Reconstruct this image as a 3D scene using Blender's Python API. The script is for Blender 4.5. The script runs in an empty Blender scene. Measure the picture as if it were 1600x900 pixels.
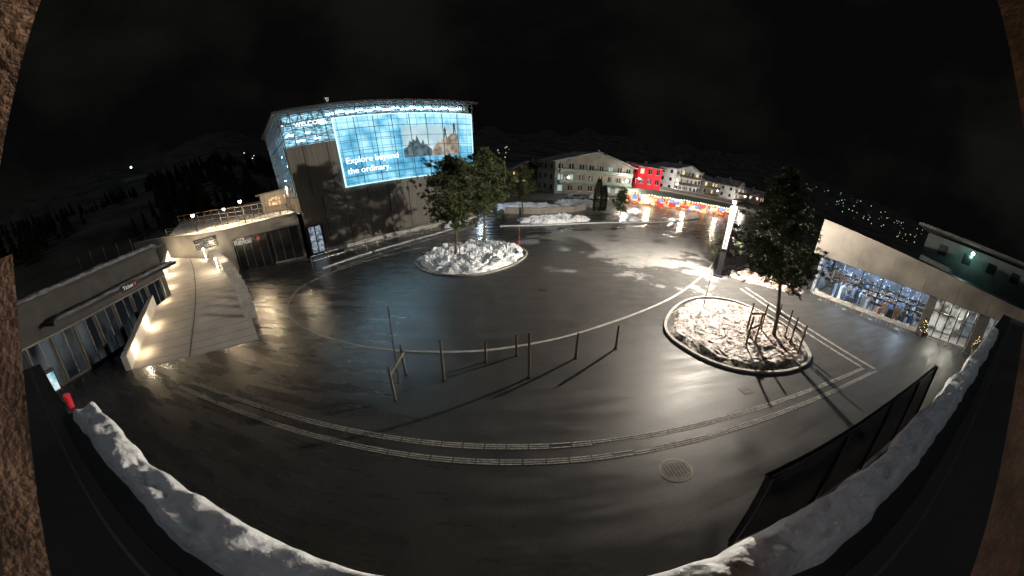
import bpy, math, random
from mathutils import Vector, noise, Matrix
R=random.Random(7)
C=bpy.context.collection
# ---------------------------------------------------------------- materials
def nodes(name):
    m=bpy.data.materials.new(name);m.use_nodes=True
    nt=m.node_tree;b=nt.nodes['Principled BSDF'];return m,nt,b
def M(name,col,rough=.7,metal=0,var=.25,scale=3.0,bump=.15,bscale=None,emit=None,es=0,spec=.5,detail=6):
    m,nt,b=nodes(name)
    b.inputs['Roughness'].default_value=rough;b.inputs['Metallic'].default_value=metal
    b.inputs['Specular IOR Level'].default_value=spec
    tc=nt.nodes.new('ShaderNodeTexCoord')
    n=nt.nodes.new('ShaderNodeTexNoise');n.inputs['Scale'].default_value=scale;n.inputs['Detail'].default_value=detail
    nt.links.new(tc.outputs['Object'],n.inputs['Vector'])
    r=nt.nodes.new('ShaderNodeValToRGB')
    r.color_ramp.elements[0].position=.3;r.color_ramp.elements[1].position=.7
    r.color_ramp.elements[0].color=tuple(max(0,c*(1-var)) for c in col)+(1,)
    r.color_ramp.elements[1].color=tuple(min(1,c*(1+var)) for c in col)+(1,)
    nt.links.new(n.outputs['Fac'],r.inputs['Fac']);nt.links.new(r.outputs['Color'],b.inputs['Base Color'])
    if bump:
        n2=nt.nodes.new('ShaderNodeTexNoise');n2.inputs['Scale'].default_value=bscale or scale*6;n2.inputs['Detail'].default_value=5
        nt.links.new(tc.outputs['Object'],n2.inputs['Vector'])
        bp=nt.nodes.new('ShaderNodeBump');bp.inputs['Strength'].default_value=bump;bp.inputs['Distance'].default_value=.05
        nt.links.new(n2.outputs['Fac'],bp.inputs['Height']);nt.links.new(bp.outputs['Normal'],b.inputs['Normal'])
    if emit:
        b.inputs['Emission Color'].default_value=tuple(emit)+(1,);b.inputs['Emission Strength'].default_value=es
    return m
def E(name,col,s): return M(name,(.05,.05,.05),.5,var=0,bump=0,emit=col,es=s)
concrete=M('concrete',(.30,.28,.25),.8,scale=.8,bump=.2)
ramp_conc=M('ramp_concrete',(.46,.43,.39),.75,scale=.6,bump=.2,var=.18,detail=10)
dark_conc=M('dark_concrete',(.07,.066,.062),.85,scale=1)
steel=M('galvanised_steel',(.35,.36,.37),.4,.8,var=.1,bump=0)
darkmetal=M('dark_metal',(.03,.03,.035),.4,.5,var=.1,bump=0)
framem=M('window_frame',(.12,.13,.14),.4,.4,bump=0)
bark=M('bark',(.10,.075,.055),.9,scale=8,bump=.5)
postwood=M('post_wood',(.12,.09,.065),.85,scale=6,bump=.3)
needles=M('needles',(.055,.068,.03),.9,scale=1.5,var=.5,bump=0,spec=.1)
forestm=M('forest_needles',(.014,.018,.011),.95,scale=1.5,var=.4,bump=0,spec=.1)
white=M('white_paint',(.75,.75,.75),.5,var=.05,bump=0)
redp=M('red_paint',(.6,.03,.03),.45,var=.1,bump=0)
kerbm=M('kerb_stone',(.27,.26,.24),.75,scale=3)
tact=M('tactile_paint',(.36,.35,.32),.6,scale=9,var=.5,bump=.1)
black=M('black_panel',(.012,.012,.014),.25,var=0,bump=0)
roofdark=M('dark_roof',(.03,.03,.03),.6,scale=2)
woodframe=M('reveal_timber',(.34,.20,.13),.8,scale=14,var=.45,bump=.3)
def snowmat(name,leaf):
    m,nt,b=nodes(name);b.inputs['Roughness'].default_value=.6
    tc=nt.nodes.new('ShaderNodeTexCoord')
    n=nt.nodes.new('ShaderNodeTexNoise');n.inputs['Scale'].default_value=2.6 if leaf else 2.0;n.inputs['Detail'].default_value=12
    n.inputs['Roughness'].default_value=.8 if leaf else .75
    nt.links.new(tc.outputs['Object'],n.inputs['Vector'])
    r=nt.nodes.new('ShaderNodeValToRGB');e=r.color_ramp.elements
    if leaf:
        e[0].position=.47;e[0].color=(.09,.042,.02,1);e[1].position=.56;e[1].color=(.50,.46,.43,1)
    else:
        e[0].position=.36;e[0].color=(.16,.14,.12,1);e[1].position=.47;e[1].color=(.74,.78,.83,1)
    nt.links.new(n.outputs['Fac'],r.inputs['Fac']);nt.links.new(r.outputs['Color'],b.inputs['Base Color'])
    n2=nt.nodes.new('ShaderNodeTexNoise');n2.inputs['Scale'].default_value=6;n2.inputs['Detail'].default_value=9
    nt.links.new(tc.outputs['Object'],n2.inputs['Vector'])
    bp=nt.nodes.new('ShaderNodeBump');bp.inputs['Strength'].default_value=1;bp.inputs['Distance'].default_value=.12
    nt.links.new(n2.outputs['Fac'],bp.inputs['Height']);nt.links.new(bp.outputs['Normal'],b.inputs['Normal'])
    return m
snow=snowmat('snow',False);leafsnow=snowmat('leaf_littered_snow',True)
cleansnow=M('clean_snow',(.8,.82,.85),.6,var=.06,scale=4,bump=.6,bscale=18)
def asphalt():
    m,nt,b=nodes('wet_asphalt');L=nt.links
    tc=nt.nodes.new('ShaderNodeTexCoord')
    def N(sc,det=6,rough=.55,vec=None):
        n=nt.nodes.new('ShaderNodeTexNoise');n.inputs['Scale'].default_value=sc;n.inputs['Detail'].default_value=det;n.inputs['Roughness'].default_value=rough
        L.new(vec or tc.outputs['Object'],n.inputs['Vector']);return n
    def ramp(src,a,ca,bb,cb):
        r=nt.nodes.new('ShaderNodeValToRGB');e=r.color_ramp.elements
        e[0].position=a;e[0].color=(ca,)*3+(1,);e[1].position=bb;e[1].color=(cb,)*3+(1,)
        L.new(src,r.inputs['Fac']);return r
    def math_(op,a,bv):
        x=nt.nodes.new('ShaderNodeMath');x.operation=op
        for i,v in enumerate((a,bv)):
            if isinstance(v,(int,float)): x.inputs[i].default_value=v
            else: L.new(v,x.inputs[i])
        return x.outputs[0]
    def near(c,a,bq,ta,tb):
        sp=nt.nodes.new('ShaderNodeVectorMath');sp.operation='DISTANCE';sp.inputs[1].default_value=c
        L.new(tc.outputs['Object'],sp.inputs[0])
        q=nt.nodes.new('ShaderNodeMapRange');q.inputs['From Min'].default_value=a;q.inputs['From Max'].default_value=bq
        q.inputs['To Min'].default_value=ta;q.inputs['To Max'].default_value=tb;L.new(sp.outputs['Value'],q.inputs['Value']);return q.outputs[0]
    big=N(.24,9,.66)
    dry_lit=ramp(math_('ADD',big.outputs['Fac'],near((15,34,0),7,24,.13,-.22)),.55,0,.585,1)  # dry patches, made denser and paler here to paint in the lamplit zone
    fine=N(60,4);mid=N(.9,9,.72);veryfine=N(14,6,.8)
    c1=ramp(mid.outputs['Fac'],.3,.026,.7,.052)
    c2=ramp(mid.outputs['Fac'],.3,.11,.7,.18)
    mx=nt.nodes.new('ShaderNodeMixRGB');L.new(dry_lit.outputs['Color'],mx.inputs['Fac']);L.new(c1.outputs['Color'],mx.inputs['Color1']);L.new(c2.outputs['Color'],mx.inputs['Color2'])
    sp2=ramp(veryfine.outputs['Fac'],.35,.6,.65,1.35)
    m2=nt.nodes.new('ShaderNodeMixRGB');m2.blend_type='MULTIPLY';m2.inputs['Fac'].default_value=1;L.new(mx.outputs[0],m2.inputs['Color1']);L.new(sp2.outputs['Color'],m2.inputs['Color2'])
    tint=nt.nodes.new('ShaderNodeMixRGB');tint.blend_type='MULTIPLY';tint.inputs['Fac'].default_value=1;tint.inputs['Color2'].default_value=(1,.98,.95,1)
    L.new(m2.outputs[0],tint.inputs['Color1']);L.new(tint.outputs[0],b.inputs['Base Color'])
    mp=nt.nodes.new('ShaderNodeMapping');mp.inputs['Rotation'].default_value=(0,0,math.radians(-28));mp.inputs['Scale'].default_value=(.28,1.6,1)
    L.new(tc.outputs['Object'],mp.inputs['Vector'])
    st=N(1.0,6,.6,mp.outputs['Vector'])
    r1=ramp(st.outputs['Fac'],.40,.22,.60,.34)
    rr=math_('ADD',r1.outputs['Color'],math_('MULTIPLY',dry_lit.outputs['Color'],.3))
    rr=math_('ADD',rr,near((14,18,0),5,22,.42,0.0))
    L.new(rr,b.inputs['Roughness']);L.new(near((14,18,0),6,24,.10,1.0),b.inputs['Specular IOR Level'])
    bp=nt.nodes.new('ShaderNodeBump');bp.inputs['Strength'].default_value=.25;bp.inputs['Distance'].default_value=.01
    L.new(fine.outputs['Fac'],bp.inputs['Height'])
    bp2=nt.nodes.new('ShaderNodeBump');bp2.inputs['Strength'].default_value=.10;bp2.inputs['Distance'].default_value=.02
    L.new(st.outputs['Fac'],bp2.inputs['Height']);L.new(bp.outputs['Normal'],bp2.inputs['Normal'])
    L.new(bp2.outputs['Normal'],b.inputs['Normal'])
    return m
asph=asphalt()
def cladding():
    m,nt,b=nodes('timber_cladding');L=nt.links
    tc=nt.nodes.new('ShaderNodeTexCoord')
    mp=nt.nodes.new('ShaderNodeMapping');mp.inputs['Scale'].default_value=(6,6,.15);L.new(tc.outputs['Object'],mp.inputs['Vector'])
    n=nt.nodes.new('ShaderNodeTexNoise');n.inputs['Scale'].default_value=1.5;n.inputs['Detail'].default_value=6;L.new(mp.outputs[0],n.inputs['Vector'])
    r=nt.nodes.new('ShaderNodeValToRGB');r.color_ramp.elements[0].position=.3;r.color_ramp.elements[0].color=(.12,.115,.105,1);r.color_ramp.elements[1].position=.7;r.color_ramp.elements[1].color=(.22,.21,.19,1)
    L.new(n.outputs['Fac'],r.inputs['Fac']);L.new(r.outputs[0],b.inputs['Base Color']);b.inputs['Roughness'].default_value=.9;b.inputs['Specular IOR Level'].default_value=.15
    bp=nt.nodes.new('ShaderNodeBump');bp.inputs['Strength'].default_value=.5;bp.inputs['Distance'].default_value=.05;L.new(n.outputs['Fac'],bp.inputs['Height']);L.new(bp.outputs[0],b.inputs['Normal'])
    return m
clad=cladding()
def glassm(name='shop_glass',t=.82,tint=(.85,.92,.95,1)):
    m=bpy.data.materials.new(name);m.use_nodes=True;nt=m.node_tree;nt.nodes.clear()
    o=nt.nodes.new('ShaderNodeOutputMaterial');mx=nt.nodes.new('ShaderNodeMixShader');a=nt.nodes.new('ShaderNodeBsdfTransparent');g=nt.nodes.new('ShaderNodeBsdfGlossy')
    g.inputs['Roughness'].default_value=.03;a.inputs['Color'].default_value=tint;mx.inputs[0].default_value=1-t
    nt.links.new(a.outputs[0],mx.inputs[1]);nt.links.new(g.outputs[0],mx.inputs[2]);nt.links.new(mx.outputs[0],o.inputs[0]);return m
glass=glassm()
smoked=glassm('smoked_glass',.97,(.28,.28,.3,1))
def emis_noise(name,c0,c1,scale,s,stretch=(1,1,1),p0=.35,p1=.65,detail=4):
    m=bpy.data.materials.new(name);m.use_nodes=True;nt=m.node_tree;nt.nodes.clear();L=nt.links
    o=nt.nodes.new('ShaderNodeOutputMaterial');e=nt.nodes.new('ShaderNodeEmission');e.inputs['Strength'].default_value=s
    tc=nt.nodes.new('ShaderNodeTexCoord');mp=nt.nodes.new('ShaderNodeMapping');mp.inputs['Scale'].default_value=stretch
    n=nt.nodes.new('ShaderNodeTexNoise');n.inputs['Scale'].default_value=scale;n.inputs['Detail'].default_value=detail
    r=nt.nodes.new('ShaderNodeValToRGB');r.color_ramp.elements[0].position=p0;r.color_ramp.elements[0].color=c0+(1,);r.color_ramp.elements[1].position=p1;r.color_ramp.elements[1].color=c1+(1,)
    L.new(tc.outputs['Object'],mp.inputs[0]);L.new(mp.outputs[0],n.inputs['Vector']);L.new(n.outputs['Fac'],r.inputs[0]);L.new(r.outputs[0],e.inputs['Color']);L.new(e.outputs[0],o.inputs[0]);return m
# ---------------------------------------------------------------- helpers
def empty(name,loc=(0,0,0),rz=0):
    o=bpy.data.objects.new(name,None);o.location=loc;o.rotation_euler=(0,0,rz);C.objects.link(o);return o
def mesh(name,V,F,mat,parent=None,smooth=False):
    me=bpy.data.meshes.new(name);me.from_pydata([tuple(v) for v in V],[],F);me.update()
    if mat: me.materials.append(mat)
    if smooth:
        for p in me.polygons:p.use_smooth=True
    o=bpy.data.objects.new(name,me);C.objects.link(o)
    if parent:o.parent=parent
    return o
class Geo:
    def __init__(s): s.V=[];s.F=[]
    def box(s,c,d,rz=0):
        cx,cy,cz=c;hx,hy,hz=d[0]/2,d[1]/2,d[2]/2;b=len(s.V);ca,sa=math.cos(rz),math.sin(rz)
        for dz in(-hz,hz):
            for dx,dy in((-hx,-hy),(hx,-hy),(hx,hy),(-hx,hy)):
                s.V.append((cx+dx*ca-dy*sa,cy+dx*sa+dy*ca,cz+dz))
        s.F+=[(b,b+3,b+2,b+1),(b+4,b+5,b+6,b+7),(b,b+1,b+5,b+4),(b+1,b+2,b+6,b+5),(b+2,b+3,b+7,b+6),(b+3,b,b+4,b+7)];return s
    def tube(s,p0,p1,r0,r1=None,n=8):
        r1=r0 if r1 is None else r1;p0=Vector(p0);p1=Vector(p1);d=(p1-p0)
        if d.length<1e-6:return s
        d.normalize();a=d.orthogonal().normalized();q=d.cross(a);b=len(s.V)
        for p,r in((p0,r0),(p1,r1)):
            for i in range(n):
                t=2*math.pi*i/n;s.V.append(tuple(p+a*(r*math.cos(t))+q*(r*math.sin(t))))
        for i in range(n):
            j=(i+1)%n;s.F.append((b+i,b+j,b+n+j,b+n+i))
        s.F.append(tuple(b+i for i in range(n))[::-1]);s.F.append(tuple(b+n+i for i in range(n)));return s
    def quad(s,*p):
        b=len(s.V);s.V+= [tuple(q) for q in p];s.F.append(tuple(range(b,b+len(p))));return s
    def ball(s,c,r,n=8,m=6,sz=1):
        b=len(s.V)
        for i in range(m+1):
            f=math.pi*i/m
            for j in range(n):
                t=2*math.pi*j/n;s.V.append((c[0]+r*math.sin(f)*math.cos(t),c[1]+r*math.sin(f)*math.sin(t),c[2]+r*sz*math.cos(f)))
        for i in range(m):
            for j in range(n):
                k=(j+1)%n;s.F.append((b+i*n+j,b+(i+1)*n+j,b+(i+1)*n+k,b+i*n+k))
        return s
    def make(s,name,mat,parent=None,smooth=False): return mesh(name,s.V,s.F,mat,parent,smooth)
def smooth_path(pts,n=8,closed=False):
    out=[];P=[Vector(p) if len(p)==3 else Vector((*p,0)) for p in pts];m=len(P)
    rng=range(m) if closed else range(m-1)
    for i in rng:
        p0=P[(i-1)%m] if closed or i>0 else P[i];p1=P[i];p2=P[(i+1)%m];p3=P[(i+2)%m] if closed or i+2<m else P[(i+1)%m]
        for k in range(n):
            t=k/n;out.append(.5*((2*p1)+(p2-p0)*t+(2*p0-5*p1+4*p2-p3)*t*t+(3*p1-p0-3*p2+p3)*t**3))
    if not closed: out.append(P[-1])
    return out
def strip(pts,w,z0,z1,closed=False):
    g=Geo();n=len(pts);L=[];Rr=[]
    for i,p in enumerate(pts):
        a=pts[i-1] if (i>0 or closed) else p;b=pts[(i+1)%n] if (i<n-1 or closed) else p
        d=Vector((b[0]-a[0],b[1]-a[1]));d.normalize();q=Vector((-d.y,d.x))*w/2
        L.append((p[0]+q.x,p[1]+q.y));Rr.append((p[0]-q.x,p[1]-q.y))
    for i in range(n):
        g.V+=[(*L[i],z1),(*Rr[i],z1),(*L[i],z0),(*Rr[i],z0)]
    for i in range(n if closed else n-1):
        a=4*i;b=4*((i+1)%n)
        g.F+=[(a,a+1,b+1,b),(a,b,b+2,a+2),(a+1,a+3,b+3,b+1)]
    return g
def text(name,body,size,loc,rot,mat,parent=None,ext=.01,align='LEFT'):
    c=bpy.data.curves.new(name,'FONT');c.body=body;c.size=size;c.extrude=ext;c.align_x=align;c.materials.append(mat)
    o=bpy.data.objects.new(name,c);o.location=loc;o.rotation_euler=rot;C.objects.link(o)
    if parent:o.parent=parent
    return o
def light(name,kind,loc,power,col,parent=None,radius=.1,**k):
    l=bpy.data.lights.new(name,kind);l.energy=power;l.color=col
    if kind in('POINT','SPOT'): l.shadow_soft_size=radius
    for a,b in k.items(): setattr(l,a,b)
    o=bpy.data.objects.new(name,l);o.location=loc;C.objects.link(o)
    if parent:o.parent=parent
    return o
H90=math.pi/2
# ---------------------------------------------------------------- terrain
def sstep(a,b,x):
    t=max(0,min(1,(x-a)/(b-a)));return t*t*(3-2*t)
def hgt(x,y):
    r=math.hypot(x,y);az=math.degrees(math.atan2(x,y))
    left=sstep(-28,-48,az) if az>-150 else sstep(-200,-150,az)
    r0=60*left+125*(1-left)
    if az>40: r0+=sstep(40,70,az)*80
    if r<r0:return 0
    slope=.22*left+.085*(1-left)
    if az>45: slope-=.045*sstep(45,75,az)
    dd=r-r0
    h=slope*dd*sstep(0,60,dd)+sstep(0,200,dd)*noise.fractal(Vector((x*.004,y*.004,1.3)),1,2,5)*dd*.05
    h+=noise.noise(Vector((x*.03,y*.03,0)))*min(2,dd*.03)
    return min(max(h,0),380+.02*r)
g=Geo();NA=240;rad=[0]+[8*1.085**i for i in range(75)]
for ri in rad[1:]:
    for a in range(NA):
        t=2*math.pi*a/NA;x,y=ri*math.sin(t),ri*math.cos(t);g.V.append((x,y,hgt(x,y)))
g.V.append((0,0,0));cidx=len(g.V)-1
for a in range(NA): g.F.append((cidx,(a+1)%NA,a))
for i in range(len(rad)-2):
    for a in range(NA):
        b=(a+1)%NA;g.F.append((i*NA+a,i*NA+b,(i+1)*NA+b,(i+1)*NA+a))
terr=M('terrain_grass_and_old_snow',(.05,.05,.042),.95,scale=.05,var=.85,bump=.5,bscale=.6,detail=12)
g.make('ground_terrain',terr,smooth=True)
pl=[(-60,-40),(60,-40),(75,10),(80,60),(75,100),(40,100),(22,80),(0,66),(-5,60),(-30,52),(-45,30),(-60,0)]
mesh('plaza_asphalt',[(x,y,.004) for x,y in pl],[tuple(range(len(pl)))],asph)
# ---------------------------------------------------------------- kerbs and lane lines
ring=smooth_path([(-8.6,31.1),(-12.5,27.5),(-15.3,23.6),(-16.2,20.5),(-15.9,18.3),(-14.2,15.4),(-11.1,13.3),(-6.8,12.1),(-2.8,12.1),(0,12.6),(3.9,14.1),(10.5,18),(17.0,23.8),(21.5,29),(24.3,32.9),(27,40)],8)
strip([(p[0],p[1]) for p in ring],.16,.0,.022).make('lane_kerb',kerbm)
kl=M('pale_kerb',(.42,.44,.46),.6,scale=3)
strip([(p[0],p[1]) for p in smooth_path([(-17.0,24.6),(-14.6,28.8),(-11.4,33.2),(-8.0,38.2),(-5.2,43.5),(-3.5,50)],6)],.2,0,.12).make('service_road_kerb',kl)
strip([(p[0],p[1]) for p in smooth_path([(-15.4,24.6),(-13.0,28.6),(-9.8,33.0),(-6.4,38.0),(-3.6,43.5),(-1.8,49)],6)],.13,0,.014).make('service_road_line',kl)
strip([(p[0],p[1]) for p in smooth_path([(-1.5,40.5),(5,41.6),(12,44.5),(19,47),(28,52),(38,60)],6)],.25,0,.13).make('footway_kerb',kl)
gt=Geo()
def ribs(a,b,side):
    a=Vector(a);b=Vector(b);d=(b-a);Ln=d.length;d.normalize();q=Vector((-d.y,d.x));ang=math.atan2(d.y,d.x)
    n=int(Ln/.62)
    for j in(-1,0,1):
        for i in range(n):
            if R.random()<.03: continue
            c=a+d*((i+.5)*Ln/n)+q*(j*.085)
            gt.box((c.x,c.y,.012),(Ln/n-.04,.033,.016),ang)
ribs((-14.1,6.1),(17.8,6.1),0);ribs((-13.8,6.72),(17.2,6.72),0);ribs((17.9,6.3),(18.7,19.9),0);ribs((17.2,6.9),(17.9,19.6),0)
gt.make('tactile_guide_strip',tact)
mh=empty('manhole_cover',(4.25,5.1,0))
g=Geo();g.tube((0,0,0),(0,0,.014),.48,n=40);g.make('rim',M('rim_iron',(.16,.15,.13),.6,.3),mh)
g=Geo();g.tube((0,0,.005),(0,0,.019),.43,n=40);g.make('lid',M('cast_iron',(.12,.10,.085),.7,.1,scale=5),mh)
g=Geo()
for i in range(-3,4): g.box((i*.1,0,.022),(.03,.55-abs(i)*.05,.008))
g.make('ribs',darkmetal,mh)
for dx,dy in((-9.5,9.2),(9.0,7.9),(2.0,19.5)):
    e=empty('drain_grate',(dx,dy,0),R.uniform(-.2,.2));g=Geo();g.box((0,0,.008),(.5,.5,.012));g.make('frame',darkmetal,e)
    g=Geo()
    for i in range(6): g.box((-.2+i*.08,0,.018),(.03,.42,.01))
    g.make('bars',M('grate_iron',(.13,.12,.11),.5,.5,bump=0),e)
# ---------------------------------------------------------------- islands
def island(name,outline,mat,hmax,seed,rough=1.0,km=kerbm):
    e=empty(name);pts=smooth_path(outline,9,True);n=len(pts)
    cx=sum(p.x for p in pts)/n;cy=sum(p.y for p in pts)/n
    strip([(p.x,p.y) for p in pts],.16,0,.12,True).make('kerb',km,e)
    V=[];F=[];rings=44
    for k in range(rings+1):
        f=1-k/rings
        for i,p in enumerate(pts):
            j=1-.05*(1+1.6*noise.fractal(Vector((p.x*.9,p.y*.9,seed)),1,2,3))
            x=cx+(p.x-cx)*f*j;y=cy+(p.y-cy)*f*j
            ed=min(1,k/4)
            z=.03+ed*(hmax*(.45+.6*noise.fractal(Vector((x*.7,y*.7,seed)),1,2,4))+rough*(.20*abs(noise.noise(Vector((x*2.2,y*2.2,seed))))+.14*noise.noise(Vector((x*5,y*5,seed)))+.08*noise.noise(Vector((x*10,y*10,seed)))))
            V.append((x,y,max(.02,z)))
    for k in range(rings):
        for i in range(n):
            j=(i+1)%n;F.append((k*n+i,k*n+j,(k+1)*n+j,(k+1)*n+i))
    mesh('snow_mound',V,F,mat,e,False);return e
island('snow_covered_planter',[(-8.4,26.6),(-7.2,30.2),(-4.2,32.3),(-.4,31.2),(1.3,28.3),(0,24.5),(-2.8,22.2),(-6.3,22.9)],snow,.55,3.1,1.4)
island('leaf_littered_planter',[(8,13.7),(10.2,16.6),(13.1,17.9),(15.6,16.6),(16.5,12.6),(14.9,9.2),(12.4,8.4),(9.9,9.2),(8.4,11)],leafsnow,.28,9.2,.45)
# ---------------------------------------------------------------- pine trees
def pine(name,loc,h,z0,Rm,seed,limbs=46,top=1.0,tuft=.3,dens=1.0,lean=(0,0),tr=.13,lowbias=False):
    rr=random.Random(seed);e=empty(name,loc);w=Geo();lf=Geo()
    def axis(z):
        f=z/h;return Vector((lean[0]*f+.12*math.sin(z*.9+seed),lean[1]*f+.1*math.cos(z*.7+seed),z))
    zs=[h*i/12 for i in range(13)]
    for a,b in zip(zs,zs[1:]): w.tube(axis(a),axis(b),tr*(1-a/h*.88),tr*(1-b/h*.88),8)
    for i in range(limbs):
        f=(i+rr.random())/limbs;z=z0+(h-z0)*f**(1.35 if lowbias else .9);ang=i*2.4+rr.uniform(-.5,.5)
        prof=(math.sin(math.pi*min(1,(.22+f*.78)))**.7)*top if f<.97 else .15
        if lowbias: prof=min(1,.6+f*3)*(1-((z-z0)/(h-z0))**1.6*.9)
        Lh=Rm*max(.14,prof)*rr.uniform(.5,1.2)
        p=axis(z);d=Vector((math.cos(ang),math.sin(ang),rr.uniform(-.05,.45)));segs=5;prev=p
        for s in range(segs):
            nxt=prev+d*(Lh/segs)+Vector((rr.uniform(-.1,.1),rr.uniform(-.1,.1),rr.uniform(-.05,.1)))*Lh*.3
            w.tube(prev,nxt,.035*(1-s/segs)+.008,.035*(1-(s+1)/segs)+.006,5)
            if s>=1:
                for q in range(int(5*dens)+ (1 if rr.random()<.5 else 0)):
                    c=prev.lerp(nxt,rr.random())+Vector((rr.gauss(0,.2),rr.gauss(0,.2),rr.gauss(.04,.13)))*(Lh/2+.3)
                    out=(c-p).normalized()
                    for k in range(14):
                        dv=Vector((rr.gauss(0,1),rr.gauss(0,1),rr.gauss(.2,.8)))+out*.5;dv.normalize()
                        ln=tuft*rr.uniform(.55,1.15);sd=dv.orthogonal().normalized()*(ln*.13)
                        st=c+Vector((rr.gauss(0,.05),rr.gauss(0,.05),rr.gauss(0,.05)))
                        lf.quad(st-sd,st+sd,st+dv*ln)
            prev=nxt
    w.make('trunk_and_limbs',bark,e);lf.make('needle_foliage',needles,e);return e
pine('pine_tree',(-4.8,27.4,.2),8.3,2.3,2.75,11,limbs=58,dens=1.2)
pine('pine_tree',(-2.7,30.6,.2),9.0,2.8,2.8,12,limbs=58,dens=1.2)
pine('pine_tree',(14.1,11.5,.2),9.6,3.2,2.9,13,limbs=72,tuft=.25,lean=(-1.15,1.35),dens=1.0,lowbias=True)
pine('pine_tree',(1.5,50.2,.1),7.2,1.8,2.3,14,limbs=36,tuft=.36,dens=.9)
pine('pine_tree',(17.5,52,.1),4.2,.7,1.3,15,limbs=24,tuft=.26)
pine('pine_tree',(19.6,24.6,.1),4.6,1.0,1.7,17,limbs=26,tuft=.2,dens=.6)
def columnar(loc,h,r,seed):
    rr=random.Random(seed);e=empty('columnar_conifer',loc);lf=Geo();w=Geo();w.tube((0,0,0),(0,0,h*.9),.1,.02)
    for i in range(2600):
        z=rr.uniform(.15,h);pr=r*(math.sin(math.pi*min(1,.18+z/h*.8))**.6)*rr.uniform(.6,1.05);a=rr.uniform(0,6.283)
        c=Vector((pr*math.cos(a),pr*math.sin(a),z));dv=Vector((math.cos(a)*.5+rr.gauss(0,.3),math.sin(a)*.5+rr.gauss(0,.3),1)).normalized();ln=rr.uniform(.2,.4);sd=dv.orthogonal().normalized()*.05
        lf.quad(c-sd,c+sd,c+dv*ln)
    w.make('trunk',bark,e);lf.make('foliage',forestm,e)
columnar((14.3,54.9,0),5.8,.8,5)
columnar((15.8,56.5,0),4.6,.6,6)
# ---------------------------------------------------------------- tree guards, posts
def guard(loc,rz,w=1.0,h=1.8):
    e=empty('timber_tree_guard',loc,rz);g=Geo()
    for sx in(-1,1): g.tube((sx*w/2,0,0),(sx*w/2,0,h),.055,.05,10)
    g.box((0,-.07,h*.62),(w+.1,.04,.13));g.make('posts_and_rail',postwood,e)
guard((11.95,11.2,.15),.3);guard((14.3,10.0,.15),1.2,1.1);guard((13.4,12.6,.15),-.2);guard((15.0,11.9,.15),1.5)
guard((-4.9,26.6,.3),.2,.9,1.5);guard((-2.9,29.8,.3),.2,.9,1.5)
def snowpole(loc,h,mat=postwood,r=.03):
    e=empty('snow_marker_pole',loc);g=Geo();g.tube((0,0,0),(.05,0,h),r,r*.8,8);g.make('pole',mat,e)
    g=Geo();g.tube((.045,0,h*.86),(.051,0,h*.98),r*1.15,r*.95,8);g.make('top_band',redp if mat is redp else postwood,e)
snowpole((.6,28.7,.1),2.2,redp);snowpole((-4.3,9.6,0),3.4);snowpole((12.1,16.4,.1),2.4)
def post(x,y,h,r=.05):
    e=empty('timber_bollard',(x,y,0),R.uniform(0,3));g=Geo();g.tube((0,0,0),(R.uniform(-.05,.05),R.uniform(-.05,.05),h),r,r*.92,10);g.make('post',postwood,e)
    g=Geo();g.tube((0,0,0),(0,0,.03),r*1.8,n=12);g.make('base_plate',darkmetal,e)
for x,y,h in[(-4.1,8.6,1.6),(-4.2,10.2,1.5),(-2.6,10.0,1.9),(.65,10.3,2.1),(-1.1,11.4,1.0),(2.7,11.6,1.3),(4.7,12.2,1.3),(.2,11.9,1.1)]: post(x,y,h)
e=empty('timber_rail_barrier',(-4.15,9.4,0));g=Geo();g.box((-.0,0,1.15),(.04,1.6,.12));g.make('rail',postwood,e)
# ---------------------------------------------------------------- main glass building
th=math.atan2(.715,.699)
B=empty('glass_fronted_station_building',(-21.5,29.6,0),th)
Lf=23.6;D=15.0
wood=Geo();wood.box((Lf/2,.35,3.45),(Lf,.7,6.7));wood.box((2.75,.35,9.65),(5.5,.7,5.7))
wood.box((.35,D/2+.36,3.45),(.7,D-.72,6.7));wood.box((Lf-.35,D/2+.36,8.3),(.7,D-.72,16.4));wood.box((Lf/2,D-.2,8.3),(Lf-1.5,.4,16.3))
wood.make('timber_walls',clad,B)
g=Geo()
for i in range(1,9): g.box((i*2.65,-.02,3.3),(.05,.05,6.3))
for i in range(1,3): g.box((i*2.65-.9,-.02,9.6),(.05,.05,5.5))
g.make('cladding_joints',darkmetal,B)
g=Geo();g.box((Lf/2+.8,-.12,.2),(Lf-1.6,.25,.45));g.make('plinth',M('light_plinth',(.5,.49,.46),.7),B)
g=Geo();g.box((Lf/2,D/2-.1,16.72),(Lf+.9,D+1.3,.24));g.make('roof_slab',roofdark,B)
g=Geo();g.box((6.5,3,17.6),(.35,.35,1.6));g.box((6.5,3,18.43),(.5,.5,.08));g.make('roof_vent',white,B)
hall=emis_noise('hall_interior',(.03,.11,.18),(.42,.80,.96),1.8,1.3,(1,1,3.2),.38,.64)
g=Geo();g.quad((.7,1.3,6.9),(Lf-.8,1.3,6.9),(Lf-.8,1.3,16.5),(.7,1.3,16.5));g.quad((1.3,1.4,6.9),(1.3,D-.5,6.9),(1.3,D-.5,16.5),(1.3,1.4,16.5));g.make('lit_hall_wall',hall,B)
g=Geo()
for i in range(int(Lf/1.18)+1): g.box((.06+i*1.18,.05,14.45),(.08,.14,4.1))
for z in(12.6,13.5,14.4,15.3,16.1,16.5): g.box((2.8 if z<15 else Lf/2,.0,z),(5.6 if z<15 else Lf,.1,.09))
for i in range(13):
    y=.1+i*1.18;g.box((.05,y,11.6),(.14,.08,9.9))
for z in(7.0,8.6,10.2,11.8,13.4,15.0,16.4): g.box((0,D/2,z),(.1,D,.1))
g.make('curtain_wall_mullions',framem,B)
g=Geo()
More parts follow.
